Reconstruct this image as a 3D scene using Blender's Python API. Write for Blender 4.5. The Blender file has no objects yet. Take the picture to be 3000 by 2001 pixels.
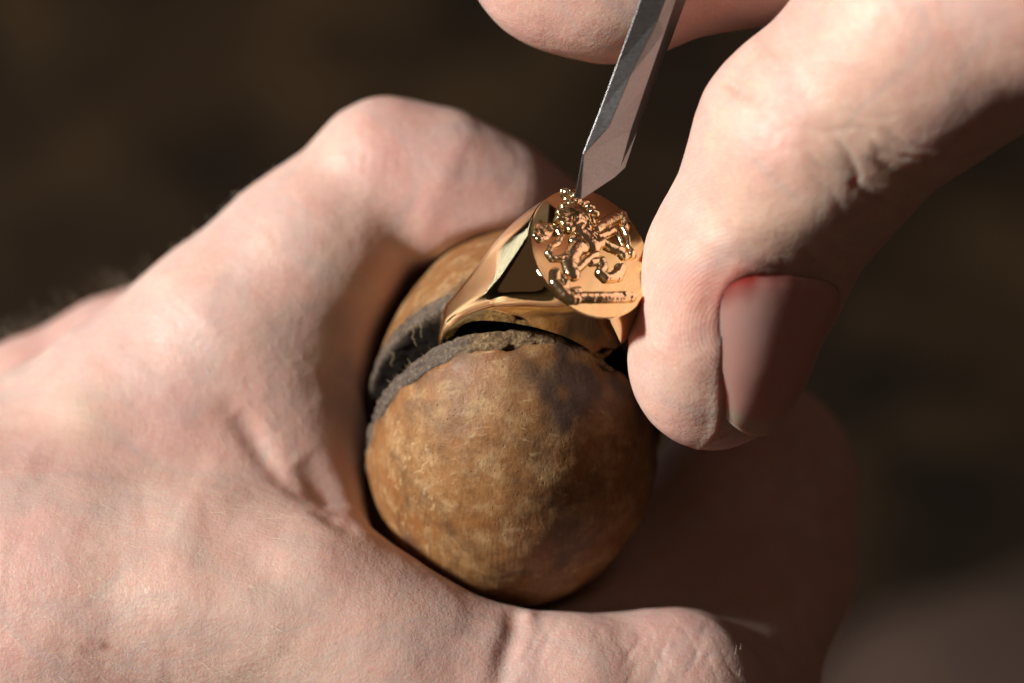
import bpy, math, random
import numpy as np
from mathutils import Vector, Matrix

random.seed(7); rng = np.random.default_rng(7)
sc = bpy.context.scene
C = sc.collection

# ------------------------------------------------------------------ frame
# Modelling frame in millimetres: x right, y "up the tilted view", z towards
# the viewer; it is turned into world space (z up, metres) by to_world().
K0 = 19.592            # reading units per millimetre at z = 0
DIST = 430.0           # viewing distance in millimetres
PITCH = math.radians(47)
cp, sp = math.cos(PITCH), math.sin(PITCH)
R3 = np.array([[1, 0, 0], [0, sp, -cp], [0, cp, sp]], dtype=np.float64)
LIFT = np.array([0, 0, 0.45])
def to_world(p):
    return (np.asarray(p, dtype=np.float64) @ R3.T) * 0.001 + LIFT
def dir_world(d):
    d = R3 @ np.asarray(d, float); return d / np.linalg.norm(d)
def P(px, py, z=0.0):
    s = (DIST - z) / DIST
    return np.array([(px - 1175.5) / K0 * s, (784 - py) / K0 * s, z])
def unit(v):
    v = np.asarray(v, float); return v / np.linalg.norm(v)

# ------------------------------------------------------------------ camera
cam = bpy.data.cameras.new('camera'); camo = bpy.data.objects.new('camera', cam); C.objects.link(camo)
camo.matrix_world = Matrix.Translation(Vector(to_world([0, 0, DIST]))) @ Matrix(R3.tolist()).to_4x4()
cam.sensor_width = 36; cam.lens = 36 * DIST / (2351 / K0)
cam.clip_start = 0.02; cam.clip_end = 50
cam.dof.use_dof = True; cam.dof.focus_distance = (DIST - 3.0) / 1000; cam.dof.aperture_fstop = 10.0
cam.dof.aperture_blades = 0
sc.camera = camo

# ------------------------------------------------------------------ world and lamps
w = bpy.data.worlds.new('World'); sc.world = w; w.use_nodes = True
bg = w.node_tree.nodes['Background']; bg.inputs[0].default_value = (0.78, 0.48, 0.34, 1); bg.inputs[1].default_value = 0.08
def area(name, dvec, dist, sx, sy, watts, col, aim=(0, 0, -8)):
    l = bpy.data.lights.new(name, 'AREA'); l.shape = 'RECTANGLE'; l.size = sx; l.size_y = sy
    l.energy = watts; l.color = col
    o = bpy.data.objects.new(name, l); C.objects.link(o)
    a = to_world(aim); d = dir_world(dvec)
    o.location = a + d * dist
    o.rotation_euler = Vector(d).to_track_quat('Z', 'Y').to_euler()
    return o
area('window_light', (-0.79, 0.31, 0.52), 1.6, 0.16, 0.16, 51, (1.0, 0.935, 0.855))
for i in range(11):
    area('window_pane_light', (-0.72 + 0.015 * i, 0.16 + i * 0.036, -0.60), 1.5, 0.30, 0.014, 0.045, (0.90, 0.95, 1.0))
sc.view_settings.view_transform = 'Standard'; sc.view_settings.look = 'None'
sc.view_settings.exposure = 0.0; sc.view_settings.gamma = 1.0
sc.render.engine = 'CYCLES'
sc.cycles.use_denoising = True
try:
    sc.cycles.denoiser = 'OPENIMAGEDENOISE'
except Exception:
    pass
sc.cycles.max_bounces = 8
sc.cycles.sample_clamp_indirect = 4.0

# ------------------------------------------------------------------ mesh helpers
def mkobj(name, verts, faces, mat, parent=None, smooth=True, origin=None, attrs=None, normals=None):
    """verts in modelling millimetres -> one mesh object"""
    W = to_world(verts)
    if origin is None:
        o0 = np.array([W[:, 0].mean(), W[:, 1].mean(), W[:, 2].min()])
    else:
        o0 = to_world(origin)
    me = bpy.data.meshes.new(name)
    if isinstance(faces, np.ndarray) and faces.ndim == 2:
        me.vertices.add(len(W)); me.vertices.foreach_set('co', (W - o0).astype(np.float32).ravel())
        nf, k = faces.shape
        me.loops.add(nf * k); me.loops.foreach_set('vertex_index', faces.astype(np.int32).ravel())
        me.polygons.add(nf); me.polygons.foreach_set('loop_start', np.arange(0, nf * k, k, dtype=np.int32))
        me.polygons.foreach_set('loop_total', np.full(nf, k, dtype=np.int32))
        me.update(calc_edges=True)
    else:
        me.from_pydata((W - o0).tolist(), [], [list(map(int, f)) for f in faces])
    me.validate()
    if smooth:
        me.polygons.foreach_set('use_smooth', np.ones(len(me.polygons), dtype=bool))
    if attrs:
        for k_, v_ in attrs.items():
            a = me.attributes.new(k_, 'FLOAT', 'POINT'); a.data.foreach_set('value', np.asarray(v_, dtype=np.float32))
    me.update()
    if mat: me.materials.append(mat)
    ob = bpy.data.objects.new(name, me); C.objects.link(ob)
    ob.location = o0
    if parent:
        ob.parent = parent; ob.matrix_parent_inverse = Matrix.Translation(parent.location).inverted()
    return ob
def tag(o, label, cat=None, group=None, kind=None):
    if label: o['label'] = label
    if cat: o['category'] = cat
    if group: o['group'] = group
    if kind: o['kind'] = kind
    return o
def empty(name, at):
    o = bpy.data.objects.new(name, None); C.objects.link(o); o.location = to_world(at)
    o.empty_display_size = 0.01
    return o

# ------------------------------------------------------------------ implicit surfaces
def seg(p, a, b, ra, rb):
    a = np.asarray(a, np.float32); b = np.asarray(b, np.float32)
    ba = b - a; x = p - a
    h = np.clip((x @ ba) / float(ba @ ba), 0, 1)
    x -= h[..., None] * ba
    return np.sqrt(np.einsum('...i,...i->...', x, x)) - (ra + (rb - ra) * h)
def ell(p, c, r, M=None):
    x = p - np.asarray(c, np.float32)
    if M is not None: x = x @ np.asarray(M, np.float32).T
    r = np.asarray(r, np.float32)
    k0 = np.linalg.norm(x / r, axis=-1); k1 = np.linalg.norm(x / (r * r), axis=-1) + 1e-9
    return k0 * (k0 - 1) / k1
def smin(a, b, k):
    h = np.clip(k - np.abs(a - b), 0, None) / k
    return np.minimum(a, b) - h * h * k * 0.25
def smax(a, b, k): return -smin(-a, -b, k)
def chain(p, pts, k=2.0):
    d = None
    for (a, ra), (b, rb) in zip(pts[:-1], pts[1:]):
        e = seg(p, a, b, ra, rb)
        d = e if d is None else smin(d, e, k)
    return d
def surface(f, lo, hi, h, newton=3):
    lo = np.asarray(lo, float); n = [int((hi[i] - lo[i]) / h) + 2 for i in range(3)]
    ax = [(lo[i] + h * np.arange(n[i])).astype(np.float32) for i in range(3)]
    F = np.empty(n, np.float32)
    for i0 in range(0, n[0], 24):
        g = np.stack(np.meshgrid(ax[0][i0:i0 + 24], ax[1], ax[2], indexing='ij'), -1)
        F[i0:i0 + 24] = f(g)
    S = F < 0
    cnt = np.zeros([m - 1 for m in n], np.int8)
    cs = [(i, j, k) for i in (0, 1) for j in (0, 1) for k in (0, 1)]
    sl = lambda o: tuple(slice(o[a], n[a] - 1 + o[a]) for a in range(3))
    for o in cs: cnt += S[sl(o)]
    act = np.argwhere((cnt > 0) & (cnt < 8))
    idx = np.full(cnt.shape, -1, np.int32); idx[tuple(act.T)] = np.arange(len(act))
    acc = np.zeros((len(act), 3)); num = np.zeros(len(act))
    for o in cs:
        for a in range(3):
            if o[a]: continue
            o2 = list(o); o2[a] = 1
            fa = F[tuple((act + o).T)]; fb = F[tuple((act + o2).T)]
            m = (fa < 0) != (fb < 0)
            t = np.where(m, fa / np.where(m, fa - fb, 1), 0)
            q = np.tile(np.array(o, float), (len(act), 1)); q[:, a] = t
            acc[m] += q[m]; num[m] += 1
    V = lo + h * (act + acc / num[:, None])
    faces = []
    for a in range(3):
        b, c = (a + 1) % 3, (a + 2) % 3
        s0 = [slice(None)] * 3; s1 = [slice(None)] * 3
        s0[a] = slice(0, n[a] - 1); s1[a] = slice(1, n[a])
        ch = S[tuple(s0)] != S[tuple(s1)]
        e = np.argwhere(ch)
        e = e[(e[:, b] > 0) & (e[:, c] > 0) & (e[:, b] < n[b] - 1) & (e[:, c] < n[c] - 1)]
        inside = S[tuple(e.T)]
        def at(db, dc):
            q = e.copy(); q[:, b] += db; q[:, c] += dc
            return idx[tuple(q.T)]
        quad = np.stack([at(-1, -1), at(0, -1), at(0, 0), at(-1, 0)], 1)
        quad[~inside] = quad[~inside][:, ::-1]
        faces.append(quad)
    faces = np.concatenate(faces)
    for _ in range(newton):
        d, g = grad(f, V, h * 0.3)
        V = V - np.clip(d, -h, h)[:, None] * g * 0.8
    d, g = grad(f, V, h * 0.5)
    return V, faces, g
def refine(f, V, Q, h):
    """one level of quad subdivision, new points pulled onto the surface"""
    n0 = len(V)
    E = np.sort(np.concatenate([Q[:, [i, (i + 1) % 4]] for i in range(4)]), axis=1).astype(np.int64)
    key = E[:, 0] * n0 + E[:, 1]
    uk, inv = np.unique(key, return_inverse=True)
    mid = (V[uk // n0] + V[uk % n0]) * 0.5; cen = V[Q].mean(1); m = len(Q)
    e = [inv[i * m:(i + 1) * m] + n0 for i in range(4)]; c = np.arange(m) + n0 + len(uk)
    F2 = np.concatenate([np.stack([Q[:, i], e[i], c, e[i - 1]], 1) for i in range(4)])
    V2 = np.concatenate([V, mid, cen])
    for _ in range(2):
        d, g = grad(f, V2, h * 0.3); V2 = V2 - np.clip(d, -h, h)[:, None] * g * 0.9
    d, g = grad(f, V2, h * 0.5)
    return V2, F2, g
def grad(f, V, e=0.2):
    V = V.astype(np.float32); d = f(V)
    g = np.stack([f(V + np.eye(3, dtype=np.float32)[i] * e) - f(V - np.eye(3, dtype=np.float32)[i] * e) for i in range(3)], 1)
    L = np.linalg.norm(g, axis=1, keepdims=True) + 1e-9
    s = np.clip(L / (2 * e), 0.3, 3)
    return (d / s[:, 0]).astype(np.float64), (g / L).astype(np.float64)
# smooth value noise for shaping geometry
_tab = rng.random((32, 32, 32))
def vnoise(V, scale, off=0.0):
    q = V / scale + off + 100.0
    i = np.floor(q).astype(int); f = q - i; f = f * f * (3 - 2 * f)
    r = 0
    for dx in (0, 1):
        for dy in (0, 1):
            for dz in (0, 1):
                wgt = (f[:, 0] if dx else 1 - f[:, 0]) * (f[:, 1] if dy else 1 - f[:, 1]) * (f[:, 2] if dz else 1 - f[:, 2])
                r = r + wgt * _tab[(i[:, 0] + dx) % 32, (i[:, 1] + dy) % 32, (i[:, 2] + dz) % 32]
    return r * 2 - 1
def proj(V):
    s = DIST / (DIST - V[:, 2])
    return np.stack([V[:, 0] * s * K0 + 1175.5, 784 - V[:, 1] * s * K0], 1)
def polydist(q, pts):
    d = np.full(len(q), 1e9); pts = np.asarray(pts, float); tt = np.zeros(len(q))
    L = len(pts) - 1
    for i in range(L):
        a, b = pts[i], pts[i + 1]; ba = b - a
        h = np.clip(((q - a) @ ba) / (ba @ ba), 0, 1)
        e = np.linalg.norm(q - a - h[:, None] * ba, axis=1)
        m = e < d; d[m] = e[m]; tt[m] = (i + h[m]) / L
    return d, tt
def carve(V, N, strokes, zmin=-60):
    """sculpting strokes on the surface that faces the viewer"""
    q = proj(V); face = np.clip(N[:, 2] * 3, 0, 1) * (V[:, 2] > zmin)
    D = np.zeros(len(V))
    for pts, width, depth in strokes:
        if len(pts) == 1:
            d = np.linalg.norm(q - np.array(pts[0]), axis=1); fade = 1
        else:
            d, t = polydist(q, pts); fade = np.sin(np.clip(t, 0.03, 0.97) * math.pi) ** 0.5
        D += depth * np.exp(-(d / width) ** 2) * fade
    return V + N * (D * face)[:, None]

# ------------------------------------------------------------------ materials
def newmat(name):
    m = bpy.data.materials.new(name); m.use_nodes = True
    nt = m.node_tree; return m, nt, nt.nodes['Principled BSDF']
class NT:
    def __init__(s, nt): s.nt = nt; s.n = nt.nodes; s.l = nt.links
    def node(s, t, **kw):
        n = s.n.new(t)
        for k, v in kw.items():
            if k in n.inputs.keys() if hasattr(n.inputs, 'keys') else False: n.inputs[k].default_value = v
            else: setattr(n, k, v)
        return n
    def inp(s, sock, v):
        if hasattr(v, 'is_output') or isinstance(v, bpy.types.NodeSocket): s.l.new(v, sock)
        else: sock.default_value = v
    def coord(s, scale=(1, 1, 1), rot=(0, 0, 0), loc=(0, 0, 0)):
        t = s.n.new('ShaderNodeTexCoord'); m = s.n.new('ShaderNodeMapping')
        m.inputs['Scale'].default_value = scale; m.inputs['Rotation'].default_value = rot; m.inputs['Location'].default_value = loc
        s.l.new(t.outputs['Object'], m.inputs['Vector']); return m.outputs[0]
    def noise(s, vec, scale, detail=4, rough=0.55, dist=0.0):
        n = s.n.new('ShaderNodeTexNoise'); s.l.new(vec, n.inputs['Vector'])
        n.inputs['Scale'].default_value = scale; n.inputs['Detail'].default_value = detail
        n.inputs['Roughness'].default_value = rough; n.inputs['Distortion'].default_value = dist
        return n.outputs['Fac']
    def voro(s, vec, scale, feature='DISTANCE_TO_EDGE', rand=1.0):
        n = s.n.new('ShaderNodeTexVoronoi'); n.feature = feature; s.l.new(vec, n.inputs['Vector'])
        n.inputs['Scale'].default_value = scale; n.inputs['Randomness'].default_value = rand
        return n.outputs['Distance']
    def ramp(s, fac, stops, mode='LINEAR'):
        n = s.n.new('ShaderNodeValToRGB'); s.l.new(fac, n.inputs[0]); cr = n.color_ramp; cr.interpolation = mode
        while len(cr.elements) < len(stops): cr.elements.new(0.5)
        for e, (p, c) in zip(cr.elements, stops):
            e.position = p; e.color = (c, c, c, 1) if isinstance(c, (int, float)) else (*c, 1)
        return n.outputs[0]
    def mix(s, fac, a, b, mode='MIX'):
        n = s.n.new('ShaderNodeMix'); n.data_type = 'RGBA'; n.blend_type = mode
        for sock, v in ((n.inputs[0], fac), (n.inputs[6], a), (n.inputs[7], b)):
            if isinstance(v, tuple): sock.default_value = (*v, 1)
            elif isinstance(v, (int, float)): sock.default_value = v
            else: s.l.new(v, sock)
        return n.outputs[2]
    def math(s, op, a, b=0.0):
        n = s.n.new('ShaderNodeMath'); n.operation = op
        for sock, v in ((n.inputs[0], a), (n.inputs[1], b)):
            if isinstance(v, (int, float)): sock.default_value = v
            else: s.l.new(v, sock)
        return n.outputs[0]
    def attr(s, name):
        n = s.n.new('ShaderNodeAttribute'); n.attribute_name = name; return n.outputs['Fac']
    def bump(s, height, dist, strength=1.0, prev=None):
        n = s.n.new('ShaderNodeBump'); n.inputs['Distance'].default_value = dist
        if isinstance(strength, (int, float)): n.inputs['Strength'].default_value = strength
        else: s.l.new(strength, n.inputs['Strength'])
        s.l.new(height, n.inputs['Height'])
        if prev is not None: s.l.new(prev, n.inputs['Normal'])
        return n.outputs[0]

def skin_material(name, pale, pink, sss):
    m, nt, b = newmat(name); g = NT(nt)
    v = g.coord()
    big = g.noise(v, 70, 3, 0.5); mid = g.noise(v, 260, 4, 0.6); fine = g.noise(v, 1500, 3, 0.6)
    col = g.mix(g.ramp(big, [(0.35, 0.0), (0.68, 1.0)]), pale, pink)
    col = g.mix(g.ramp(mid, [(0.42, 0.0), (0.72, 0.55)]), col, (0.56, 0.32, 0.275))
    col = g.mix(g.ramp(fine, [(0.5, 0.0), (0.78, 0.34)]), col, (0.47, 0.27, 0.23))
    col = g.mix(g.ramp(g.noise(v, 2600, 2, 0.5), [(0.62, 0.0), (0.72, 0.45)]), col, (0.78, 0.63, 0.54))  # pale flecks paint tiny skin glints into the colour
    vein = g.noise(g.coord((1, 1, 1), (0.2, 0.4, 0.1), (3, 1, 2)), 48, 2, 0.45, 1.5)
    col = g.mix(g.ramp(vein, [(0.46, 0.0), (0.53, 0.38), (0.60, 0.0)]), col, (0.47, 0.39, 0.375))
    col = g.mix(g.attr('sallow'), col, (0.52, 0.43, 0.31))
    col = g.mix(g.attr('red'), col, (0.42, 0.022, 0.014))
    col = g.mix(g.attr('mole'), col, (0.25, 0.10, 0.055))
    nt.links.new(col, b.inputs['Base Color'])
    b.inputs['Subsurface Weight'].default_value = 1.0
    b.inputs['Subsurface Radius'].default_value = (1.0, 0.27, 0.14)
    b.inputs['Subsurface Scale'].default_value = sss
    rg = g.ramp(g.noise(v, 900, 3, 0.6), [(0.3, 0.40), (0.7, 0.56)])
    nt.links.new(rg, b.inputs['Roughness'])
    b.inputs['Specular IOR Level'].default_value = 0.42
    # skin relief: fine diamond cells, longer furrows, print ridges
    wv = g.coord((1, 1, 1), (0.3, 0.5, 0.6))
    cell = g.voro(wv, 1900)
    n1 = g.bump(g.ramp(cell, [(0.0, 0.0), (0.28, 1.0)]), 0.00003, 0.5)
    fur = g.noise(g.coord((900, 2600, 1500), (0, 0.3, 0.75)), 1.0, 3, 0.6)
    fur2 = g.noise(g.coord((1900, 600, 900), (0.2, 0.1, -0.35)), 1.0, 3, 0.65)
    n2 = g.bump(fur2, 0.00009, 0.5, g.bump(fur, 0.00008, 0.8, n1))
    n3 = g.bump(mid, 0.00045, 0.45, n2)
    rid = g.attr('ridge')
    sn = g.math('SINE', g.math('ADD', g.math('MULTIPLY', g.attr('ridge_phase'), 1.0), g.math('MULTIPLY', big, 22.0)))
    n4 = g.bump(sn, 0.000012, rid, n3)
    nt.links.new(n4, b.inputs['Normal'])
    return m
skinA = skin_material('skin_holding_hand', (0.64, 0.465, 0.40), (0.61, 0.385, 0.35), 0.0016)
skinB = skin_material('skin_cutting_hand', (0.68, 0.47, 0.385), (0.65, 0.39, 0.34), 0.0024)

def nail_material():
    m, nt, b = newmat('nail'); g = NT(nt); v = g.coord()
    col = g.mix(g.attr('red'), (0.65, 0.365, 0.325), (0.34, 0.03, 0.022))
    col = g.mix(g.attr('edge'), col, (0.60, 0.45, 0.36))
    col = g.mix(g.attr('moon'), col, (0.68, 0.45, 0.42))
    nt.links.new(col, b.inputs['Base Color'])
    b.inputs['Subsurface Weight'].default_value = 1.0; b.inputs['Subsurface Radius'].default_value = (1, 0.28, 0.16)
    b.inputs['Subsurface Scale'].default_value = 0.0022; b.inputs['Coat Weight'].default_value = 0.35; b.inputs['Coat Roughness'].default_value = 0.22
    b.inputs['Roughness'].default_value = 0.3
    nn = g.bump(g.noise(v, 600, 4), 0.0001, 0.22)
    nt.links.new(nn, b.inputs['Normal'])
    return m
nailM = nail_material()

def wood_material():
    m, nt, b = newmat('worn_boxwood'); g = NT(nt); v = g.coord()
    big = g.noise(v, 95, 5, 0.6, 0.3); mid = g.noise(v, 330, 6, 0.68, 0.2); fine = g.noise(v, 1300, 4, 0.7)
    grain = g.noise(g.coord((2600, 2600, 260), (math.radians(40), 0.1, 0)), 1.0, 4, 0.6)
    col = g.mix(g.ramp(big, [(0.3, 0.0), (0.7, 1.0)]), (0.225, 0.085, 0.024), (0.29, 0.155, 0.06))
    col = g.mix(g.ramp(mid, [(0.48, 0.0), (0.70, 0.85)]), col, (0.42, 0.28, 0.14))
    col = g.mix(g.ramp(g.noise(v, 210, 6, 0.72, 0.3), [(0.50, 0.0), (0.72, 0.85)]), col, (0.085, 0.042, 0.018))
    col = g.mix(g.ramp(grain, [(0.5, 0.0), (0.72, 0.6)]), col, (0.13, 0.065, 0.03))
    pit = g.ramp(g.voro(g.coord((1, 1, 0.45), (math.radians(40), 0, 0)), 1500, 'F1'), [(0.0, 0.8), (0.2, 0.0)])
    pitm = g.math('MULTIPLY', pit, g.ramp(g.noise(v, 160, 3), [(0.45, 0.0), (0.62, 1.0)]))
    col = g.mix(pitm, col, (0.05, 0.028, 0.015))
    scr = g.noise(g.coord((350, 2600, 900), (0.4, 0.5, 0.9)), 1.0, 3, 0.55)
    scm = g.math('MULTIPLY', g.ramp(scr, [(0.58, 0.0), (0.70, 0.6)]), g.ramp(g.noise(v, 130, 2), [(0.42, 0.0), (0.62, 1.0)]))
    col = g.mix(scm, col, (0.55, 0.40, 0.22))
    col = g.mix(g.attr('dirt_dark'), col, (0.05, 0.032, 0.026))
    nt.links.new(col, b.inputs['Base Color'])
    nt.links.new(g.ramp(mid, [(0.3, 0.42), (0.7, 0.68)]), b.inputs['Roughness'])
    b.inputs['Specular IOR Level'].default_value = 0.35
    n1 = g.bump(mid, 0.0003, 0.35); n2 = g.bump(grain, 0.00012, 0.6, n1)
    n3 = g.bump(fine, 0.00012, 0.4, n2); n4 = g.bump(g.math('SUBTRACT', 1.0, pitm), 0.00025, 0.6, n3)
    nt.links.new(n4, b.inputs['Normal'])
    return m
woodM = wood_material()

def leather_material():
    m, nt, b = newmat('worn_leather'); g = NT(nt); v = g.coord()
    a = g.noise(v, 420, 6, 0.7, 0.5); f = g.noise(v, 2200, 4, 0.7)
    lay = g.noise(g.coord((300, 300, 3800), (math.radians(88), 0.05, 0)), 1.0, 3, 0.6)
    col = g.mix(g.ramp(a, [(0.35, 0.0), (0.7, 1.0)]), (0.06, 0.046, 0.042), (0.155, 0.12, 0.095))
    col = g.mix(g.ramp(f, [(0.5, 0.0), (0.75, 0.8)]), col, (0.33, 0.26, 0.17))
    col = g.mix(g.ramp(lay, [(0.55, 0.0), (0.75, 0.7)]), col, (0.035, 0.026, 0.02))
    col = g.mix(g.attr('brown'), col, g.mix(g.ramp(f, [(0.4, 0.0), (0.7, 1.0)]), (0.10, 0.055, 0.025), (0.36, 0.25, 0.12)))
    col = g.mix(g.attr('slit_shade'), col, (0.012, 0.009, 0.007))  # shade of the slit put into the leather colour
    nt.links.new(col, b.inputs['Base Color']); b.inputs['Roughness'].default_value = 0.85
    b.inputs['Specular IOR Level'].default_value = 0.25
    n = g.bump(a, 0.0007, 0.7); n = g.bump(f, 0.0003, 0.8, n); n = g.bump(lay, 0.0003, 0.7, n)
    nt.links.new(n, b.inputs['Normal'])
    return m
leatherM = leather_material()
def simple(name, col, rough, metal=0.0, spec=0.5):
    m, nt, b = newmat(name); b.inputs['Base Color'].default_value = (*col, 1)
    b.inputs['Roughness'].default_value = rough; b.inputs['Metallic'].default_value = metal
    b.inputs['Specular IOR Level'].default_value = spec
    return m
fibreM = simple('frayed_fibre', (0.34, 0.27, 0.16), 0.8, 0, 0.2)
hairM = simple('blond_hair', (0.78, 0.68, 0.54), 0.4)

def gold_material(name, rough, bump_d):
    m, nt, b = newmat(name); g = NT(nt); v = g.coord()
    b.inputs['Metallic'].default_value = 1.0
    b.inputs['Base Color'].default_value = (0.83, 0.67, 0.365, 1)
    r = g.ramp(g.noise(v, 900, 4), [(0.3, rough * 0.7), (0.7, rough * 1.4)])
    nt.links.new(r, b.inputs['Roughness'])
    scr = g.noise(g.coord((250, 6000, 6000), (0.5, 0.4, 0.5)), 1.0, 2, 0.5)
    n = g.bump(scr, 0.00003, bump_d)
    n = g.bump(g.noise(v, 300, 1), 0.00008, bump_d * 0.5, n)
    nt.links.new(n, b.inputs['Normal'])
    return m
goldM = gold_material('polished_gold', 0.025, 0.08)
def relief_gold():
    m, nt, b = newmat('cut_gold'); g = NT(nt); v = g.coord()
    b.inputs['Metallic'].default_value = 1.0; b.inputs['Base Color'].default_value = (0.94, 0.76, 0.48, 1)
    b.inputs['Roughness'].default_value = 0.19
    n = g.bump(g.voro(v, 3300, 'F1'), 0.0001, 0.22)
    nt.links.new(n, b.inputs['Normal']); return m
reliefM = relief_gold()
def steel_material():
    m, nt, b = newmat('ground_steel'); g = NT(nt)
    b.inputs['Metallic'].default_value = 1.0
    # scratches run across the blade
    v = g.coord((500, 9000, 9000), (0.1, -0.5, 0.45))
    scr = g.noise(v, 1.0, 3, 0.65); f = g.noise(g.coord(), 2500, 3)
    nt.links.new(g.ramp(scr, [(0.3, (0.20, 0.205, 0.215)), (0.7, (0.32, 0.325, 0.33))]), b.inputs['Base Color'])
    nt.links.new(g.ramp(f, [(0.3, 0.34), (0.7, 0.40)]), b.inputs['Roughness'])
    n = g.bump(scr, 0.00004, 0.7)
    nt.links.new(n, b.inputs['Normal']); return m
steelM = steel_material()

# ------------------------------------------------------------------ surroundings
def ground():
    m, nt, b = newmat('dark_bench_wood'); g = NT(nt); v = g.coord()
    a = g.noise(v, 7.5, 3, 0.5, 0.4); c = g.noise(v, 24, 3, 0.5)
    col = g.mix(g.ramp(a, [(0.35, 0.0), (0.7, 1.0)]), (0.0022, 0.0011, 0.0004), (0.028, 0.015, 0.0054))
    col = g.mix(g.ramp(c, [(0.5, 0.0), (0.7, 0.8)]), col, (0.048, 0.028, 0.011))
    nt.links.new(col, b.inputs['Base Color']); b.inputs['Roughness'].default_value = 0.75
    b.inputs['Specular IOR Level'].default_value = 0.2
    nt.links.new(g.bump(c, 0.004, 0.6), b.inputs['Normal'])
    me = bpy.data.meshes.new('ground')
    xs = np.linspace(-3, 3, 61); ys = np.linspace(-2, 5, 71)
    X, Y = np.meshgrid(xs, ys, indexing='ij')
    Z = 0.006 * np.sin(X * 9 + Y * 4) + 0.004 * np.cos(Y * 13 - X * 5)
    vs = np.stack([X, Y, Z], -1).reshape(-1, 3)
    ii = np.arange(60 * 70); i = ii // 70; j = ii % 70; k = i * 71 + j
    me.from_pydata(vs.tolist(), [], np.stack([k, k + 71, k + 72, k + 1], 1).tolist())
    me.materials.append(m); o = bpy.data.objects.new('ground', me); C.objects.link(o); o['kind'] = 'structure'
    for p_ in me.polygons: p_.use_smooth = True
ground()

def cushion():
    m, nt, b = newmat('brown_cloth'); g = NT(nt); v = g.coord()
    c = g.noise(v, 60, 4, 0.6)
    nt.links.new(g.mix(g.ramp(c, [(0.35, 0.0), (0.7, 1.0)]), (0.026, 0.014, 0.009), (0.052, 0.028, 0.019)), b.inputs['Base Color'])
    b.inputs['Roughness'].default_value = 0.9
    cen = P(2500, 1830, -530)
    f = lambda p: smin(ell(p, cen, (85, 60, 60)), ell(p, cen + np.array([-50, -40, -30]), (70, 50, 40)), 30)
    V, F_, N = surface(f, cen - 170, cen + 130, 6.0)
    V = V + N * (4 * vnoise(V, 30))[:, None]
    o = mkobj('cushion', V, F_, m); tag(o, 'blurred reddish brown cushion lying low behind the holding hand', 'cushion')
cushion()

# ------------------------------------------------------------------ ring clamp (split wooden ball)
N_F = unit([0.42, 0.55, 0.72])                       # normal of the ring's face
U = unit([-0.05, -0.78, 0.63]); U = unit(U - N_F * (U @ N_F))   # ring axis = across the slit
T = np.cross(U, N_F); T = T if T[0] < 0 else -T      # towards the shoulder on the left
D1 = unit([U[1], -U[0], 0]); D1 = D1 if D1[0] < 0 else -D1
A = np.cross(U, D1); A = A if A[1] > 0 else -A
FACE = P(1355, 580, 6.0)
BALL = P(1178, 1000, -20.7)
MB = np.stack([D1, A, U])                            # rows: local axes
GAP = 4.4
def halfgap(x): return GAP / 2 + 0.05 * np.clip(x[..., 0], 0, 18)
def egg(p, ru_front, ru_back, ra_up):
    x = (p - BALL.astype(np.float32)) @ MB.T.astype(np.float32)
    ru = np.where(x[..., 2] > 0, ru_front, ru_back)
    ra = np.where(x[..., 1] > 0, ra_up, 21.5)
    q = np.stack([x[..., 0] / 18.1, x[..., 1] / ra, x[..., 2] / ru], -1)
    k0 = np.sqrt((q * q).sum(-1)); 
    k1 = np.sqrt((q[..., 0] / 18.1) ** 2 + (q[..., 1] / ra) ** 2 + (q[..., 2] / ru) ** 2) + 1e-9
    return k0 * (k0 - 1) / k1, x
PAD = 2.0
def wobble(x): return 0.45 * np.sin(x[..., 0] * 0.6 + 1) + 0.3 * np.sin(x[..., 0] * 1.7) + 0.22 * np.sin(x[..., 1] * 0.9 + x[..., 0] * 0.3)
RC = FACE - N_F * 18.0                               # centre of the finger hole
def ringroom(p, r):                                  # room for the ring's shank
    x = p - RC.astype(np.float32)
    a = x @ U.astype(np.float32); q = np.sqrt(np.clip((x * x).sum(-1) - a * a, 0, None))
    return np.maximum(q - 11.4, np.abs(a) - r)
def f_front(p):
    d, x = egg(p, 21.0, 21.0, 24.0)
    pad = PAD * (0.25 + 0.75 * np.clip((x[..., 0] + 7) / 9, 0, 1))
    h = (halfgap(x) + pad) + wobble(x) * 0.9 - x[..., 2]
    return smax(smax(d, h, 0.8), -ringroom(p, 2.2), 0.3)
def f_back(p):
    d, x = egg(p, 27.0, 27.0, 23.5)
    h = (halfgap(x) + PAD) + wobble(x) * 0.6 + x[..., 2]
    return smax(smax(d, h, 0.8), -ringroom(p, 2.2), 0.3)
def f_padf(p):
    d, x = egg(p, 21.0, 21.0, 24.0)
    h = np.maximum(halfgap(x) - x[..., 2], x[..., 2] - (halfgap(x) + PAD * (0.25 + 0.75 * np.clip((x[..., 0] + 7) / 9, 0, 1)) + 0.5))
    return smax(smax(d + 0.05 + 0.5 * np.clip((-x[..., 0]) / 8, 0, 1), h, 0.25), -ringroom(p, 2.1), 0.3)
def f_padb(p):
    d, x = egg(p, 27.0, 27.0, 23.5)
    h = np.maximum(halfgap(x) + x[..., 2], -x[..., 2] - (halfgap(x) + PAD + 0.6))
    return smax(smax(d - 0.1, h, 0.25), -ringroom(p, 2.1), 0.3)
lo = BALL - 33; hi = BALL + 33
clamp = empty('ring_clamp', BALL + R3.T @ np.array([0, 0, -20.0]))
tag(clamp, 'worn brown wooden ball clamp with a leather-lined slit gripping the ring', 'clamp')
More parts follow.
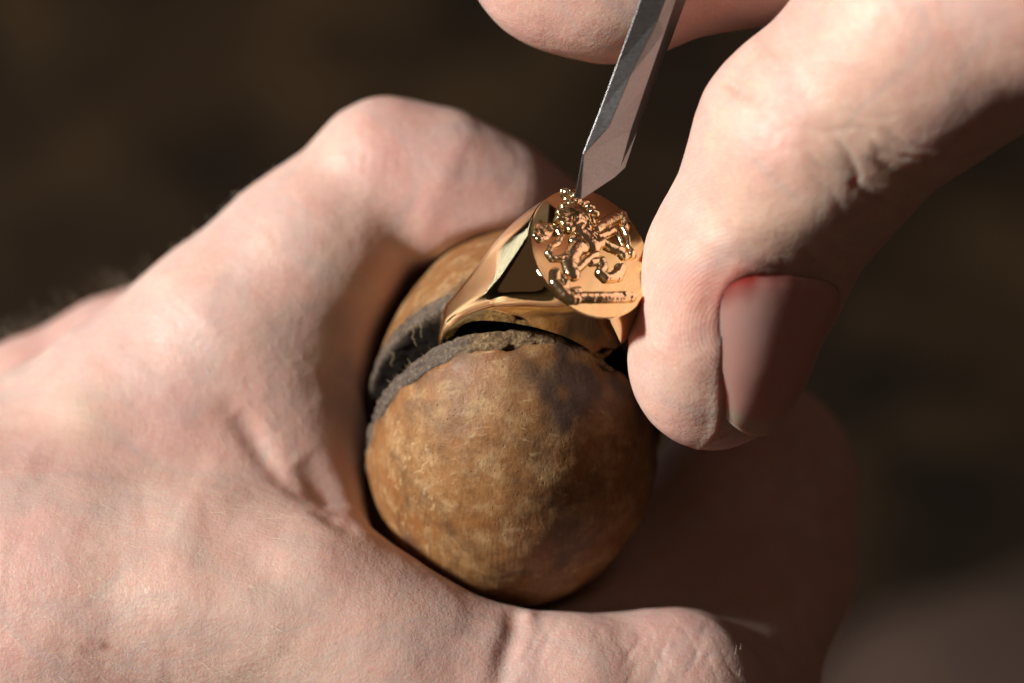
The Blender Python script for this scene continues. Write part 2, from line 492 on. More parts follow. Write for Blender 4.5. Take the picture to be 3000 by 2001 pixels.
def dirt_dark_mask(V, off):
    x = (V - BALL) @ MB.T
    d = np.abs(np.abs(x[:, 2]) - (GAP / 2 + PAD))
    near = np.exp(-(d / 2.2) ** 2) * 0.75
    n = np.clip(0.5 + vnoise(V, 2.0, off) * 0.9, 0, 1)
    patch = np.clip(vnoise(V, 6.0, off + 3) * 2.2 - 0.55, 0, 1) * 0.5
    q_ = proj(V); st_ = np.exp(-(((q_[:, 0] - 1310) / 130) ** 2 + ((q_[:, 1] - 900) / 110) ** 2)) * 1.1 + np.exp(-(((q_[:, 0] - 1240) / 90) ** 2 + ((q_[:, 1] - 1190) / 150) ** 2)) * 0.35  # two soft dark ovals on the near jaw
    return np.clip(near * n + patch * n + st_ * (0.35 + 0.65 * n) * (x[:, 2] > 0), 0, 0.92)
for nm, f, off, lab in (('jaw', f_front, 0, 'scuffed near half of the wooden ball with dark pitting'), ('jaw', f_back, 5, 'far half of the wooden ball, pale tan where it catches light')):
    V, F_, N = surface(f, lo, hi, 0.45)
    V = V + N * (0.16 * vnoise(V, 3.5, off) + 0.07 * vnoise(V, 1.1, off))[:, None]
    o = mkobj(nm, V, F_, woodM, clamp, attrs={'dirt_dark': dirt_dark_mask(V, off)}); o['label'] = lab
for nm, f, off in (('leather_pad', f_padf, 2), ('leather_pad', f_padb, 8)):
    V, F_, N = surface(f, lo, hi, 0.4)
    V = V + N * (0.2 * vnoise(V, 2.2, off) + 0.2 * vnoise(V, 0.9, off))[:, None]
    xl = (V - BALL) @ MB.T
    V = V + N * (np.clip((11 - xl[:, 0]) / 6, 0, 1) * 0.3 * vnoise(V, 0.7, off + 1))[:, None]
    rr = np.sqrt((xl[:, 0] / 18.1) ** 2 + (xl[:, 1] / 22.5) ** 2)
    slit_shade = np.clip((1.0 - rr) * 26, 0, 1) * (np.abs(N @ U) > 0.5)  # inner faces darkened to stand for the unlit gap
    brown = np.clip((9 - xl[:, 0]) / 6 + 0.6 * vnoise(V, 3, off), 0, 1) * 0.75
    mkobj(nm, V, F_, leatherM, clamp, attrs={'slit_shade': slit_shade, 'brown': brown})

def f_blocker_wedge(p):  # unseen wedge, added to stop light streaking through the slit
    d, x = egg(p, 21.0, 21.0, 21.0)
    return smax(smax(d + 3.0, np.abs(x[..., 2]) - (GAP / 2 - 0.05), 0.3), x[..., 1] - 6.0, 0.4)
V, F_, N = surface(f_blocker_wedge, lo, hi, 0.6)
wd = mkobj('blocker_wedge', V, F_, woodM, clamp, attrs={'dirt_dark': np.full(len(V), 0.9)})

# tubes along polylines: used for fibres and hairs
def tubes(lines, sides=4):
    VV = []; FF = []; n0 = 0
    for pts, r0, r1 in lines:
        pts = np.asarray(pts, float); m = len(pts)
        for i in range(m):
            tg = unit(pts[min(i + 1, m - 1)] - pts[max(i - 1, 0)])
            a = unit(np.cross(tg, [0.3, 0.5, 0.81])); b_ = np.cross(tg, a)
            r = r0 + (r1 - r0) * i / (m - 1)
            for k in range(sides):
                an = 2 * math.pi * k / sides
                VV.append(pts[i] + r * (a * math.cos(an) + b_ * math.sin(an)))
        for i in range(m - 1):
            for k in range(sides):
                k2 = (k + 1) % sides
                FF.append((n0 + i * sides + k, n0 + i * sides + k2, n0 + (i + 1) * sides + k2, n0 + (i + 1) * sides + k))
        n0 += m * sides
    return np.array(VV), np.array(FF)
lines = []
def rimpoint(phi, s, rad_a, ru):
    # point on the jaw rim, s along the slit normal
    k = math.sqrt(max(0.05, 1 - (s / ru) ** 2))
    return BALL + (D1 * 18.1 * math.cos(phi) + A * rad_a * math.sin(phi)) * k + U * s
for i in range(260):
    front = random.random() < 0.88
    phi = random.triangular(0.5, 1.5, 1.1) if front else random.triangular(0.3, 1.1, 0.75)
    s = (GAP / 2 + 0.05 * 17 * math.cos(phi) + random.uniform(0.0, 1.0)) * (1 if front else -1)
    p = rimpoint(phi, s, 21.5 if front else 23.5, 21 if front else 27)
    outw = unit(D1 * math.cos(phi) / 17 + A * math.sin(phi) / 20)
    d = unit(outw * 0.9 - U * (0.6 if front else -0.8) + rng.normal(0, 0.55, 3))
    L = random.uniform(0.3, 1.15); p = p + outw * 0.15
    bend = rng.normal(0, 0.35, 3)
    pts = [p + d * L * t + bend * L * t * t for t in (0, 0.4, 0.75, 1)]
    lines.append((pts, random.uniform(0.03, 0.06), 0.015))
for i in range(3):
    p = rimpoint(random.uniform(0.45, 0.9), -GAP / 2 - 0.9, 23.5, 27)
    pts = [p + np.array([0.1 * i_, -0.55 * i_, 0.2 * i_]) + rng.normal(0, 0.18, 3) for i_ in range(5)]
    lines.append((pts, 0.05, 0.02))
V, F_ = tubes(lines, 3)
fib = mkobj('frayed_fibre', V, F_, fibreM, clamp); fib['kind'] = 'stuff'

# ------------------------------------------------------------------ signet ring
def ring_mesh():
    SEG = 240; rows = []
    LU, LT = 9.35, 7.7; RO = 10.3; HC = 18.0
    hs = [0.0, 0.0, 0.05, 0.13, 0.25, 0.4, 0.7] + list(np.linspace(1.1, HC + RO - 0.15, 90))
    fil = [0.20, 0.14, 0.07, 0.025, 0.0, 0.0, 0.0]
    SUH = np.linspace(0, 26, 300); SUV = np.maximum(LU - 0.44 * SUH, 0); SUV = 0.5 * (SUV + 2.3 + np.sqrt((SUV - 2.3) ** 2 + 0.6)) - 0.02
    VV = []; FF = []
    for r_i, h in enumerate(hs):
        su = float(np.interp(h, SUH, SUV))                         # concave taper to the shank
        circ = math.sqrt(max(0.02, RO ** 2 - (h - HC) ** 2)) if h > HC else RO
        e = np.clip(h / HC, 0, 1)
        st = (LT + (RO - LT) * (e ** 0.85)) if h <= HC else circ
        pw = 2.0 + 3.6 * np.clip(h / 8.5, 0, 1) ** 1.4
        if r_i < len(fil): su -= fil[r_i]; st -= fil[r_i]
        for k in range(SEG):
            an = 2 * math.pi * k / SEG; c_, s_ = math.cos(an), math.sin(an)
            uu = su * abs(c_) ** (2 / pw) * (1 if c_ >= 0 else -1); tt = st * abs(s_) ** (2 / pw) * (1 if s_ >= 0 else -1)
            VV.append(FACE - N_F * h + U * uu + T * tt)
    R_ = len(hs)
    for i in range(R_ - 1):
        for k in range(SEG):
            k2 = (k + 1) % SEG
            FF.append((i * SEG + k, (i + 1) * SEG + k, (i + 1) * SEG + k2, i * SEG + k2))
    FF.append(tuple(range(SEG))); FF.append(tuple((R_ - 1) * SEG + k for k in range(SEG))[::-1])
    return np.array(VV), FF
ring = empty('signet_ring', FACE - N_F * 28)
tag(ring, 'polished gold signet ring with an oval face, clamped in the wooden ball', 'ring')
V, F_ = ring_mesh()
if np.dot(np.cross(U, T), N_F) > 0: pass
body = mkobj('band', V, F_, goldM, ring)
# finger hole
hv = []; hf = []; n = 96
for s in (-14, 14):
    for k in range(n):
        an = 2 * math.pi * k / n
        hv.append(RC + U * s + (T * math.cos(an) + N_F * math.sin(an)) * 8.7)
hf = [(k, (k + 1) % n, n + (k + 1) % n, n + k) for k in range(n)] + [tuple(range(n))[::-1], tuple(range(n, 2 * n))]
hole = mkobj('hole_cutter', np.array(hv), hf, None)
for o in (body, hole):
    bpy.context.view_layer.objects.active = o
import bmesh
for o in (body, hole):
    bm = bmesh.new(); bm.from_mesh(o.data); bmesh.ops.recalc_face_normals(bm, faces=bm.faces); bm.to_mesh(o.data); bm.free()
mod = body.modifiers.new('b', 'BOOLEAN'); mod.operation = 'DIFFERENCE'; mod.object = hole; mod.solver = 'EXACT'
bpy.context.view_layer.update()
dg = bpy.context.evaluated_depsgraph_get()
me2 = bpy.data.meshes.new_from_object(body.evaluated_get(dg)); body.modifiers.clear(); body.data = me2; me2.name = 'band'
bpy.data.objects.remove(hole)
bmx = bmesh.new(); bmx.from_mesh(me2)
for e in bmx.edges:
    if len(e.link_faces) == 2 and e.calc_face_angle(0) > math.radians(38): e.smooth = False
for f in bmx.faces: f.smooth = True
bmx.to_mesh(me2); bmx.free()

# crest in relief on the face, strokes in close-up reading units
def zoompt(x, y):
    px = (1500 + x / 3.409) * 0.78367; py = (520 + y / 3.409) * 0.78367
    o = np.array([0, 0, DIST]); d = P(px, py, 0) - o
    t = ((FACE - o) @ N_F) / (d @ N_F); q = o + d * t - FACE
    return np.array([q @ U, q @ T])
STROKES = [  # points, radius (reading units), height mm
    ([(235, 575), (270, 500), (340, 490), (370, 540), (330, 600), (270, 610)], 34, 0.55),
    ([(300, 545), (302, 550)], 48, 0.75),
    ([(370, 490), (450, 515), (490, 590), (450, 665), (385, 700), (360, 760), (400, 810), (480, 815), (560, 770), (620, 720)], 27, 0.6),
    ([(560, 350), (620, 330), (690, 370), (700, 430), (640, 460), (570, 430)], 62, 0.95),
    ([(640, 390), (642, 392)], 110, 1.15),
    ([(640, 500), (700, 560), (760, 620), (810, 680)], 62, 0.9),
    ([(640, 640), (690, 700)], 60, 0.9),
    ([(655, 690), (600, 780), (575, 870), (600, 960)], 62, 0.95),
    ([(640, 930), (690, 880), (750, 820), (830, 770)], 34, 0.7),
    ([(850, 520), (930, 455), (1000, 415), (1085, 375)], 44, 0.8),
    ([(800, 570), (860, 600), (930, 570), (1000, 530)], 34, 0.75),
    ([(1110, 390), (1125, 450), (1120, 500)], 40, 0.95),
    ([(1100, 520), (1140, 600), (1155, 700), (1180, 770)], 24, 0.8),
    ([(1185, 772), (1187, 774)], 38, 0.95),
    ([(830, 690), (900, 650), (980, 700), (1080, 740)], 40, 0.85),
    ([(1045, 560), (1100, 690)], 16, 0.5),
    ([(1060, 720), (1120, 790)], 36, 0.75),
    ([(790, 850), (850, 840)], 34, 0.65),
    ([(890, 840), (905, 905), (880, 955), (930, 1005), (1010, 1000), (1060, 950), (1085, 910)], 40, 0.85),
    ([(1060, 900), (1100, 930), (1060, 1005)], 30, 0.7),
    ([(430, 960), (425, 1050), (480, 1110), (540, 1180), (590, 1215)], 44, 0.85),
    ([(490, 1010), (530, 1060), (520, 1110)], 36, 0.9),
    ([(600, 1150), (660, 1140)], 36, 0.8), ([(560, 1200), (640, 1225)], 34, 0.8),
    ([(640, 1200), (780, 1200), (1000, 1198), (1120, 1195)], 44, 0.8),
    ([(1110, 1190), (1190, 1200)], 36, 0.9),
    ([(540, 160), (600, 190), (580, 230)], 40, 0.9), 
]
for k in range(13):                                     # mane of locks
    an = -2.6 + k * 0.483; r0 = 150; r1 = 176 + 18 * (k % 2)
    cx, cy = 640, 385
    STROKES.append(([(cx + r0 * math.cos(an) * 0.95, cy + r0 * math.sin(an) * 0.85), (cx + r1 * math.cos(an + 0.16) * 0.98, cy + r1 * math.sin(an + 0.16) * 0.78)], 31, 0.75 + 0.15 * (k % 3)))
n = 300
gu = np.linspace(-9.2, 9.2, n); gt = np.linspace(-7.6, 7.6, n)
GU, GT = np.meshgrid(gu, gt, indexing='ij'); Q = np.stack([GU, GT], -1).reshape(-1, 2)
H = np.full(len(Q), -0.3)
mmper = np.linalg.norm(zoompt(700, 600) - zoompt(800, 600)) / 100
for pts, r, hgt in STROKES:
    pp = np.array([zoompt(*p_) for p_ in pts]); rr = r * mmper * 1.22; hgt = 0.85 * hgt
    d, t = polydist(Q, pp)
    hh = hgt * np.sqrt(np.clip(1 - (d / rr) ** 2, 0, 1)) * (d < rr) - 0.3 * (d >= rr)
    kk = 0.12; hm = np.clip(kk - np.abs(H - hh), 0, None) / kk
    H = np.where((H > 0) & (hh > 0), np.maximum(H, hh) + hm * hm * kk * 0.25, np.maximum(H, hh))
QV = np.stack([Q[:, 0], Q[:, 1], np.zeros(len(Q))], 1)
up = H > 0.01
H = np.where(up, H + 0.035 * vnoise(QV, 0.5, 1) * up + 0.012 * vnoise(QV, 0.2, 4) * up, H)
inside = (Q[:, 0] / 9.0) ** 2 + (Q[:, 1] / 7.4) ** 2 < 1
H = np.where(inside, H, -0.3)
V = FACE + np.outer(Q[:, 0], U) + np.outer(Q[:, 1], T) + np.outer(H, N_F)
ii = np.arange((n - 1) ** 2); a_ = (ii // (n - 1)) * n + ii % (n - 1)
quads = np.stack([a_, a_ + n, a_ + n + 1, a_ + 1], 1)
keep = (H[quads] > -0.29).any(1); quads = quads[keep]
if np.dot(np.cross(U, T), N_F) < 0: quads = quads[:, ::-1]
used = np.unique(quads); remap = np.full(len(V), -1); remap[used] = np.arange(len(used))
cr = mkobj('crest', V[used], remap[quads], reliefM, ring)
cr['label'] = 'raised rampant lion crest with curling tail above a short bar'

# ------------------------------------------------------------------ graver
def graver():
    tipz = 7.5
    # stations along the blade: left edge, ridge, right edge, back edge
    st = [  # (left), (ridge), (right), depth z of the ridge
        ((1440, 80), (1496, 92), (1525, 86)), ]
    L = [(1338, 352), (1375, 258), (1415, 150), (1455, 42), (1490, -55), (1600, -350), (1720, -670)]
    Mr = [(1341, 353), (1398, 292), (1448, 172), (1510, 46), (1547, -50), (1662, -345), (1780, -665)]
    Rr = [(1424, 383), (1448, 300), (1483, 198), (1524, 80), (1566, -42), (1680, -340), (1800, -660)]
    zr = [9.0, 9.6, 10.6, 11.8, 13.0, 16.5, 20.5]
    VV = []
    for i in range(len(L)):
        z = zr[i]; th = 1.0 + min(i, 3) * 0.55
        wr_ = (Rr[i][0] - Mr[i][0]) / K0 + 0.3; wl = (Mr[i][0] - L[i][0]) / K0
        VV += [P(*L[i], z - 0.03 * wl), P(*Mr[i], z), P(*Rr[i], z - 0.9 * wr_), P(Rr[i][0] + 12 + 3 * i, Rr[i][1] + 2, z - 3.6 - th), P(L[i][0] + 6, L[i][1] + 4, z - 3.6 - th)]
    k = 5; FF = []
    for i in range(len(L) - 1):
        for j in range(k):
            j2 = (j + 1) % k
            FF.append((i * k + j, i * k + j2, (i + 1) * k + j2, (i + 1) * k + j))
    FF.append(tuple((len(L) - 1) * k + j for j in range(k)))
    # point
    nb = len(VV)
    VV += [P(1320, 452, tipz), P(1334, 459, tipz - 0.3), P(1412, 407, 5.2)]
    FF += [(0, nb, 1), (1, nb, nb + 1), (1, nb + 1, nb + 2, 2), (2, nb + 2, 3), (3, nb + 2, nb + 1, 4), (4, nb + 1, nb), (4, nb, 0)]
    return np.array(VV), FF
gr = empty('graver', P(1322, 455, 7.5)); tag(gr, 'grey steel graver blade with its point on the gold ring', 'graver')
V, F_ = graver()
bl = mkobj('blade', V, F_, steelM, gr, smooth=False)
bm = bmesh.new(); bm.from_mesh(bl.data); bmesh.ops.recalc_face_normals(bm, faces=bm.faces)
bmesh.ops.bevel(bm, geom=list(bm.edges), offset=0.00006, segments=2, affect='EDGES', profile=0.5)
bm.to_mesh(bl.data); bm.free()
# curl of gold at the point
cl = []
for k in range(26):
    t = k / 25; an = t * 7.0
    cl.append(P(1300 + 16 * math.cos(an) * (1 - t * 0.5), 444 + 10 * math.sin(an) * (1 - t * 0.5) - 6 * t, 7.0 + 0.6 * t))
V, F_ = tubes([(cl, 0.16, 0.08), ([P(1288, 440, 6.6), P(1300, 452, 6.8), P(1312, 447, 6.9)], 0.22, 0.12), ([P(1296, 458, 6.5), P(1310, 452, 7.0), P(1318, 448, 7.3)], 0.24, 0.1)], 6)
sh = mkobj('gold_shaving', V, F_, reliefM); tag(sh, 'tiny bright curl of gold lifted at the point of the graver', 'shaving')

# ------------------------------------------------------------------ hands
def add_hairs(parent, specs):
    lines = []
    for p, d, L, r in specs:
        p = np.asarray(p, float); d = unit(d); bend = rng.normal(0, 0.12, 3)
        pts = [p - d * 0.15 + d * L * t + bend * L * t * t for t in (0, 0.35, 0.7, 1)]
        lines.append((pts, r, r * 0.35))
    V, F_ = tubes(lines, 3)
    o = mkobj('fine_hair', V, F_, hairM, parent); o['kind'] = 'stuff'; return o

# the hand that holds the clamp
def f_hold(p):
    idx = chain(p, [(P(150, 1120, -30), 16), (P(380, 955, -29), 14.6), (P(545, 785, -28), 13.0), (P(700, 612, -28), 11.2), (P(885, 398, -28), 9.0)], 4)
    idx2 = chain(p, [(P(885, 398, -28), 9.0), (P(1000, 432, -28.3), 9.4), (P(1120, 488, -29.5), 9.2), (P(1215, 550, -33), 8.6), (P(1280, 760, -42), 7.6)], 3)
    idx2 = smin(idx2, chain(p, [(P(690, 800, -37), 8.5), (P(790, 680, -38), 8.5), (P(940, 530, -38), 8.2)], 3), 3)
    d = smin(idx, idx2, 2.2)
    thumb = chain(p, [(P(-250, 1380, -22), 24), (P(150, 1420, -17), 20), (P(480, 1410, -12.5), 15.5), (P(690, 1430, -9.5), 12.8), (P(880, 1545, -8.5), 12.3), (P(1090, 1618, -9), 12.0)], 5)
    web = chain(p, [(P(560, 850, -29), 10.5), (P(660, 960, -27.5), 9.8), (P(672, 1080, -26), 9.2), (P(680, 1230, -22), 8.9)], 4)
    palm = ell(p, P(110, 1310, -36), (24, 20, 18))
    back = ell(p, P(420, 1120, -27.5), (16, 14, 10))
    d = smin(d, web, 9); d = smin(d, back, 10)
    d = smin(d, palm, 10)
    d = smin(d, thumb, 7)
    tp = chain(p, [(P(1090, 1618, -9), 12.0), (P(1310, 1640, -9), 11.7), (P(1540, 1640, -13), 11.9)], 2)
    td = chain(p, [(P(1540, 1640, -13), 11.9), (P(1655, 1605, -30), 11.3), (P(1728, 1310, -47), 12.6), (P(1745, 1110, -47), 11.9), (P(1740, 1075, -47), 11.2)], 4)
    fl = chain(p, [(P(1300, 1560, -26), 12), (P(1560, 1340, -48), 12.5), (P(1590, 1240, -52), 11)], 4)
    td = smin(td, fl, 6)
    d = smin(d, tp, 2.0); d = smin(d, td, 4)
    # middle, ring and little fingers folded behind the ball
    mid = chain(p, [(P(-240, 1140, -47), 12.5), (P(87, 985, -52), 11.2), (P(290, 880, -54), 11), (P(440, 825, -57), 10.5), (P(760, 760, -60), 9), (P(1000, 800, -56), 8.5), (P(1150, 980, -52), 8)], 4)
    rg = chain(p, [(P(-200, 1250, -56), 13), (P(300, 1050, -64), 10), (P(760, 950, -66), 9), (P(1050, 1050, -60), 8.5)], 4)
    d = smin(d, mid, 1.0); d = smin(d, rg, 2.5)
    pb = chain(p, [(P(520, 1260, -46), 13), (P(900, 1300, -54), 12), (P(1250, 1330, -56), 12)], 4)
    d = smin(d, pb, 4)
    wr = chain(p, [(P(120, 1330, -38), 20), (P(-500, 1640, -46), 24), (P(-900, 1800, -52), 25)], 6)
    d = smin(d, wr, 8)
    # the clamp presses into the skin
    e, _ = egg(p, 21.0, 27.0, 22.5)
    return smax(d, -(e - 0.35), 2.4)
V, F_, N = surface(f_hold, (-115, -66, -80), (52, 36, 10), 0.86, 3)
V, F_, N = refine(f_hold, V, F_, 0.43)
strokes = [
    ([(530, 940), (590, 1010), (650, 1080), (720, 1135), (800, 1200)], 30, -1.2),
    ([(600, 1000), (640, 1060), (700, 1115), (750, 1160)], 24, 0.75),
    ([(690, 1050), (740, 1110), (800, 1180)], 34, -0.9),
    ([(1185, 1395), (1180, 1450), (1160, 1520), (1140, 1590)], 26, -0.8),
    ([(1210, 1395), (1215, 1430)], 18, 0.5),
    ([(180, 940)], 85, 1.0),
    
    ([(810, 850), (770, 870), (730, 880)], 34, -0.3),
    ([(760, 330), (800, 420), (860, 500)], 60, -0.25),
    ([(430, 1250), (600, 1300), (760, 1420)], 60, -0.55), ([(250, 1350), (500, 1400), (900, 1500)], 80, 0.5),
    ([(330, 1180), (480, 1170)], 60, 0.4),
]
for k in range(6):   # knuckle folds
    x = 800 + k * 26
    strokes.append(([(x, 285 + k * 6), (x + 16, 330 + k * 9), (x + 10, 395 + k * 6)], 8, -0.06))
for k in range(46):  # crossing skin furrows on the thumb's knuckle
    x = 1215 + random.random() * 440; y = 1405 + random.random() * 90; sl = random.choice((-1, 1)) * random.uniform(0.25, 0.7)
    L_ = random.uniform(60, 140)
    strokes.append(([(x, y), (x + sl * L_ * 0.45 + random.uniform(-6, 6), y + L_ * 0.5), (x + sl * L_, y + L_)], random.uniform(3.5, 6), -random.uniform(0.03, 0.075)))
V = carve(V, N, strokes)
V = V + N * (0.10 * vnoise(V, 5.0) + 0.05 * vnoise(V, 2.0, 3))[:, None]
q = proj(V)
def blob(q, x, y, r, a=1.0): return a * np.exp(-(((q[:, 0] - x) ** 2 + (q[:, 1] - y) ** 2) / r ** 2))
front = (N[:, 2] > 0)
red = np.clip(blob(q, 905, 250, 90, 0.10) + blob(q, 850, 800, 110, 0.10), 0, 1)
mole = np.clip(blob(q, 240, 1483, 12, 0.75) + blob(q, 182, 1487, 16, 0.35) + blob(q, 392, 1497, 14, 0.3) + blob(q, 210, 1470, 9, 0.3), 0, 1) * front
sallow = np.clip(blob(q, 190, 950, 80, 0.4) + blob(q, 430, 1260, 200, 0.18) + blob(q, 700, 1560, 250, 0.2), 0, 1)
zero = np.zeros(len(V))
holdh = mkobj('hand', V, F_, skinA, attrs={'red': red, 'mole': mole, 'sallow': sallow, 'ridge': zero, 'ridge_phase': zero})
tag(holdh, 'pale hand wrapped round the wooden ball clamp, its thumb along the underside', 'hand')
# hairs
specs = []
cand = np.where((q[:, 0] > -60) & (q[:, 0] < 1000) & (q[:, 1] > 500) & (q[:, 1] < 1600) & (N[:, 2] > 0.15) & (V[:, 2] > -45))[0]
for i in rng.choice(cand, 900):
    x, y = q[i]
    lower = y > 1150
    d = np.array([0.85, -0.45, 0]) if lower else np.array([0.35, -0.9, 0])
    if x > 700 or N[i, 2] < 0.45: continue
    d = d + N[i] * 0.28 + rng.normal(0, 0.12, 3)
    specs.append((V[i], d, random.uniform(1.4, 3.2), 0.016))
sil = np.where((np.abs(N[:, 2]) < 0.16) & (N[:, 1] > 0.3) & (q[:, 0] > 20) & (q[:, 0] < 640) & (q[:, 1] > 380) & (q[:, 1] < 860))[0]
for i in rng.choice(sil, 110):
    x = q[i, 0]; far = V[i, 2] < -40
    L = random.uniform(1.5, 4.5) if far else random.uniform(0.5, 1.3)
    d = N[i] * (0.5 if far else 0.9) + np.array([-0.5, 0.5, 0.1]) * (1 if far else 0.2) + rng.normal(0, 0.25, 3)
    specs.append((V[i], d, L, 0.02 if far else 0.018))
for x_, y_, l_ in ((1688, 1500, 1.5), (1700, 1490, 1.1), (1695, 1556, 1.7)):
    specs.append((P(x_, y_, -4.5), (0.25 + rng.normal(0, 0.2), 0.7, 0.5), l_, 0.03))
add_hairs(holdh, specs)

# the hand that guides the graver
TIPA, TIPB = P(1716, 615, 4.0), P(1640, 850, 0.5)
NAILN = unit([0.53, 0.05, 0.85])
AX = unit(TIPB - TIPA); NAILN = unit(NAILN - AX * (NAILN @ AX)); SIDE = np.cross(AX, NAILN)
def f_cut(p):
    th = chain(p, [(P(2760, -330, 22), 17), (P(2380, -70, 19), 15.2), (P(2120, 95, 15), 13.8), (P(1862, 335, 9.5), 13.0)], 4)
    dist = chain(p, [(P(1862, 335, 9.5), 13.0), (TIPA, 11.5), (P(1656, 790, 1.5), 10.3), (TIPB, 9.5)], 3)
    d = smin(th, dist, 3)
    # flatten the nail bed
    x = p - ((TIPA + TIPB) / 2).astype(np.float32)
    along = x @ AX.astype(np.float32)
    flat = x @ NAILN.astype(np.float32) - (9.9 - 0.12 * np.clip(along, -20, 30))
    flat = np.where(along > -10, flat, flat - (-(along + 10)) * 0.9)
    d = smax(d, flat, 6.5)
    ix = chain(p, [(P(1290, -118, -5), 11.6), (P(1400, -110, -4), 12.0), (P(1720, -215, -4), 13.0), (P(2150, -420, -1), 13.5), (P(2700, -560, 6), 15)], 5)
    pal = chain(p, [(P(2700, -560, 6), 16), (P(2900, -380, 10), 18), (P(2760, -330, 22), 17)], 6)
    d = smin(d, ix, 2.0); d = smin(d, pal, 6)
    return d
V, F_, N = surface(f_cut, (-9, -18, -28), (112, 92, 48), 0.74, 3)
V, F_, N = refine(f_cut, V, F_, 0.37)
strokes = [
    ([(1660, 178), (1690, 200), (1740, 225)], 16, -0.7),
    ([(1700, 150), (1760, 100)], 60, 0.4),
    ([(1905, 300), (1945, 345), (1972, 405), (1958, 440)], 9, -0.231),
    ([(1835, 292), (1900, 302), (1960, 292), (2030, 312)], 8, -0.136),
    ([(1950, 408), (1995, 448), (2070, 478)], 10, -0.306), ([(1930, 380), (1990, 410), (2050, 430)], 8, -0.136),
    ([(2000, 365), (2060, 400), (2130, 408)], 9, -0.272), ([(1995, 335), (2060, 360), (2120, 365)], 8, -0.150),
    ([(2030, 300), (2080, 335), (2140, 350)], 9, -0.204), ([(1960, 270), (2010, 330), (2020, 370)], 8, -0.122),
    ([(1800, 330), (1850, 345), (1890, 385), (1940, 405)], 8, -0.136), ([(1780, 300), (1830, 300)], 8, -0.082),
    ([(1860, 400), (1910, 440), (1940, 490)], 9, -0.109), ([(1930, 250), (1990, 270), (2060, 270)], 8, -0.102),
    ([(1820, 345)], 60, 0.3), ([(1930, 345)], 36, 0.22), ([(1995, 345)], 34, 0.2), ([(1870, 450)], 70, 0.3), ([(2050, 440)], 36, 0.2),
    ([(1900, 560), (1960, 590)], 12, -0.2), ([(1850, 580), (1930, 640)], 10, -0.2),
    ([(1590, 650), (1575, 760), (1600, 850), (1660, 930), (1720, 985)], 40, 0.15),
    ([(1640, 560), (1700, 600), (1800, 640)], 30, 0.35),
]
V = carve(V, N, strokes)
V = V + N * (0.08 * vnoise(V, 4.0, 9) + 0.04 * vnoise(V, 1.6, 2))[:, None]
# nail: lifted from the thumb in its own cylinder frame
def hit(f, o, d):
    t = np.full(len(o), 0.0)
    for _ in range(60):
        t += np.clip(f((o + d * t[:, None]).astype(np.float32)), -1, 1) * 0.9
    return o + d * t[:, None]
na, nl = 41, 49
MIDP = (TIPA + TIPB) / 2
aa = np.linspace(-1, 1, na); ll = np.linspace(0, 1, nl)
L0, L1 = -9.4, 11.6            # along the thumb: cuticle .. free edge
orig = []; dirs = []; par = []
for i in range(nl):
    for j in range(na):
        s = aa[j]; t = ll[i]
        back = L0 + 1.2 * s * s + 4.2 * abs(s) ** 5                       # curved cuticle
        front_ = L1 - 1.9 * s * s
        al = back + (front_ - back) * t
        ang = math.radians(s * (52 - 8 * t) - 32 * t ** 1.3)
        c0 = MIDP + AX * al
        dd = NAILN * math.cos(ang) + SIDE * math.sin(ang)
        orig.append(c0 + dd * 16); dirs.append(-dd); par.append((s, t))
orig = np.array(orig); dirs = np.array(dirs); par = np.array(par)
S = hit(f_cut, orig, dirs)
edge = np.maximum(np.abs(par[:, 0]) ** 6, np.maximum(1 - par[:, 1] * 14, 0))
S = S - dirs * (0.20 - 0.30 * edge + 1.0 * (1 - par[:, 0] ** 2) * np.sin(np.clip(par[:, 1], 0, 1) * 2.2 + 0.25))[:, None]
miss = np.linalg.norm(S - orig, axis=1) > 30
free = np.clip((par[:, 1] - 0.86) / 0.06, 0, 1)
nj = 0.035 * np.sin(par[:, 0] * 9 + 1) + 0.02 * np.sin(par[:, 0] * 23)
nred = np.clip((0.17 + nj - 0.34 * (par[:, 0] - 0.62) ** 2 - par[:, 1]) * 6, 0, 1)
# inner side for thickness
S2 = S + dirs * 1.5
VN = np.concatenate([S, S2]); m_ = nl * na
ii = np.arange((nl - 1) * (na - 1)); a_ = (ii // (na - 1)) * na + ii % (na - 1)
top = np.stack([a_, a_ + 1, a_ + na + 1, a_ + na], 1); bot = top[:, ::-1] + m_
brd = [i for i in range(na)] + [i * na + na - 1 for i in range(1, nl)] + [(nl - 1) * na + i for i in range(na - 2, -1, -1)] + [i * na for i in range(nl - 2, 0, -1)]
rimq = np.array([(brd[(i + 1) % len(brd)], brd[i], brd[i] + m_, brd[(i + 1) % len(brd)] + m_) for i in range(len(brd))])
faces = np.concatenate([top, bot, rimq])
# recess of the skin round the nail, then the fold
xx = V - MIDP; al = xx @ AX; sd = xx @ SIDE; nn_ = xx @ NAILN
ang = np.degrees(np.arctan2(sd, nn_))
tc0 = np.clip((al - L0) / (L1 - L0), 0, 1)
s_ = (ang + 32 * tc0 ** 1.3) / (52.0 - 8 * tc0)
tcoord = (al - (L0 + 1.2 * np.clip(s_, -1.2, 1.2) ** 2 + 4.2 * np.clip(np.abs(s_), 0, 1.1) ** 5)) / (L1 - L0 - 2.2)
into = (np.abs(s_) < 1.0) & (tcoord > 0.0) & (tcoord < 1.05)
V = V - N * (0.2 * into)[:, None]
dn = np.abs(np.abs(s_) - 1.12) * 8
fold = np.exp(-(dn / 0.9) ** 2) * ((tcoord > -0.05) & (tcoord < 0.95)) + np.exp(-((tcoord + 0.07) * 13 / 0.9) ** 2) * (np.abs(s_) < 1.15)
V = V + N * (0.14 * np.clip(fold, 0, 1) * (np.linalg.norm(xx - np.outer(al, AX), axis=1) < 16))[:, None]
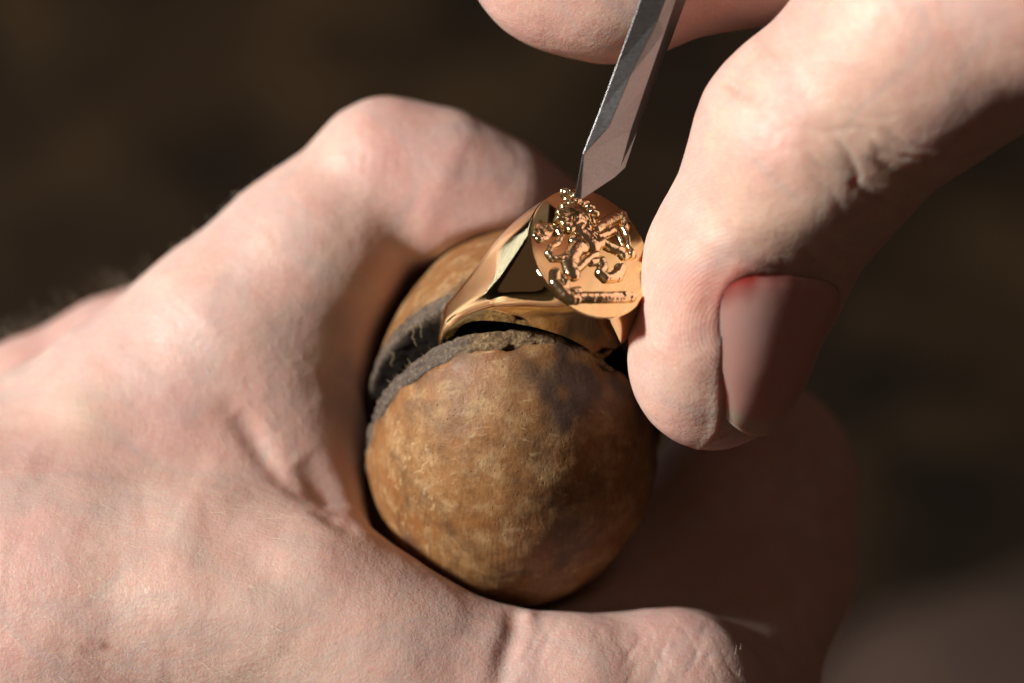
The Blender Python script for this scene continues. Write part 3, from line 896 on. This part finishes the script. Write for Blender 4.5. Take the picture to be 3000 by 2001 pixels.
q = proj(V); front = (N[:, 2] > -0.2)
red = np.clip(np.exp(-((tcoord + 0.0) * 13 / 1.5) ** 2) * np.exp(-((s_ - 0.8) / 0.35) ** 2) * 0.6, 0, 1) * (al < 3) * (al > -14)
red += np.clip(blob(q, 1625, 670, 60, 0.3), 0, 1) * front
ridge = np.clip(blob(q, 1520, 560, 190, 1.0) + blob(q, 1560, 330, 150, 0.8) + blob(q, 1530, 820, 170, 0.7), 0, 1) * front
phase = np.linalg.norm(q - np.array([1700, 760]), axis=1) / K0 / 0.5 * 2 * math.pi * 1.0
sallow = np.clip(blob(q, 1830, 500, 110, 0.35) + blob(q, 1950, 320, 120, 0.3), 0, 1)
zero = np.zeros(len(V))
cuth = mkobj('hand', V, F_, skinB, attrs={'red': np.clip(red, 0, 1), 'mole': zero, 'sallow': sallow, 'ridge': ridge, 'ridge_phase': phase})
tag(cuth, 'hand steadying the graver, its thumb resting against the gold ring', 'hand')
moon = np.exp(-((par[:, 1] - 0.30) / 0.16) ** 2) * np.exp(-((par[:, 0] - 0.5) / 0.35) ** 2) * 0.7
at2 = lambda x: np.concatenate([x, x])
nail = mkobj('thumbnail', VN, faces, nailM, cuth, attrs={'red': at2(np.clip(nred, 0, 1)), 'edge': at2(free), 'moon': at2(moon)})
specs = []
for (x, y, dx, dy, L) in [(2310, 115, 0.1, 1, 1.4), (2205, 150, 0.3, 1, 1.2), (2215, 215, 0.2, 1, 1.6), (2110, 260, 0.3, 1, 1.8), (2080, 305, 0.7, 0.8, 3.6), (2100, 290, 0.6, 0.8, 2.6), (2145, 270, -0.2, 1, 1.4), (2150, 300, -0.3, 1, 1.3), (2105, 335, 0.5, 1, 1.6), (2090, 330, 0.6, 0.8, 1.8), (2130, 345, 0.4, 1, 1.3), (1943, 490, -0.3, 1, 0.6), (1640, 605, 0.5, 0.9, 1.0), (1690, 605, 0.5, 0.7, 0.9)]:
    i = np.argmin(np.linalg.norm(q - np.array([x, y]), axis=1) + np.where(N[:, 2] > 0.05, 0, 1e6))
    specs.append((V[i], np.array([dx, dy, 0]) + N[i] * 0.5, L, 0.03))
add_hairs(cuth, specs)
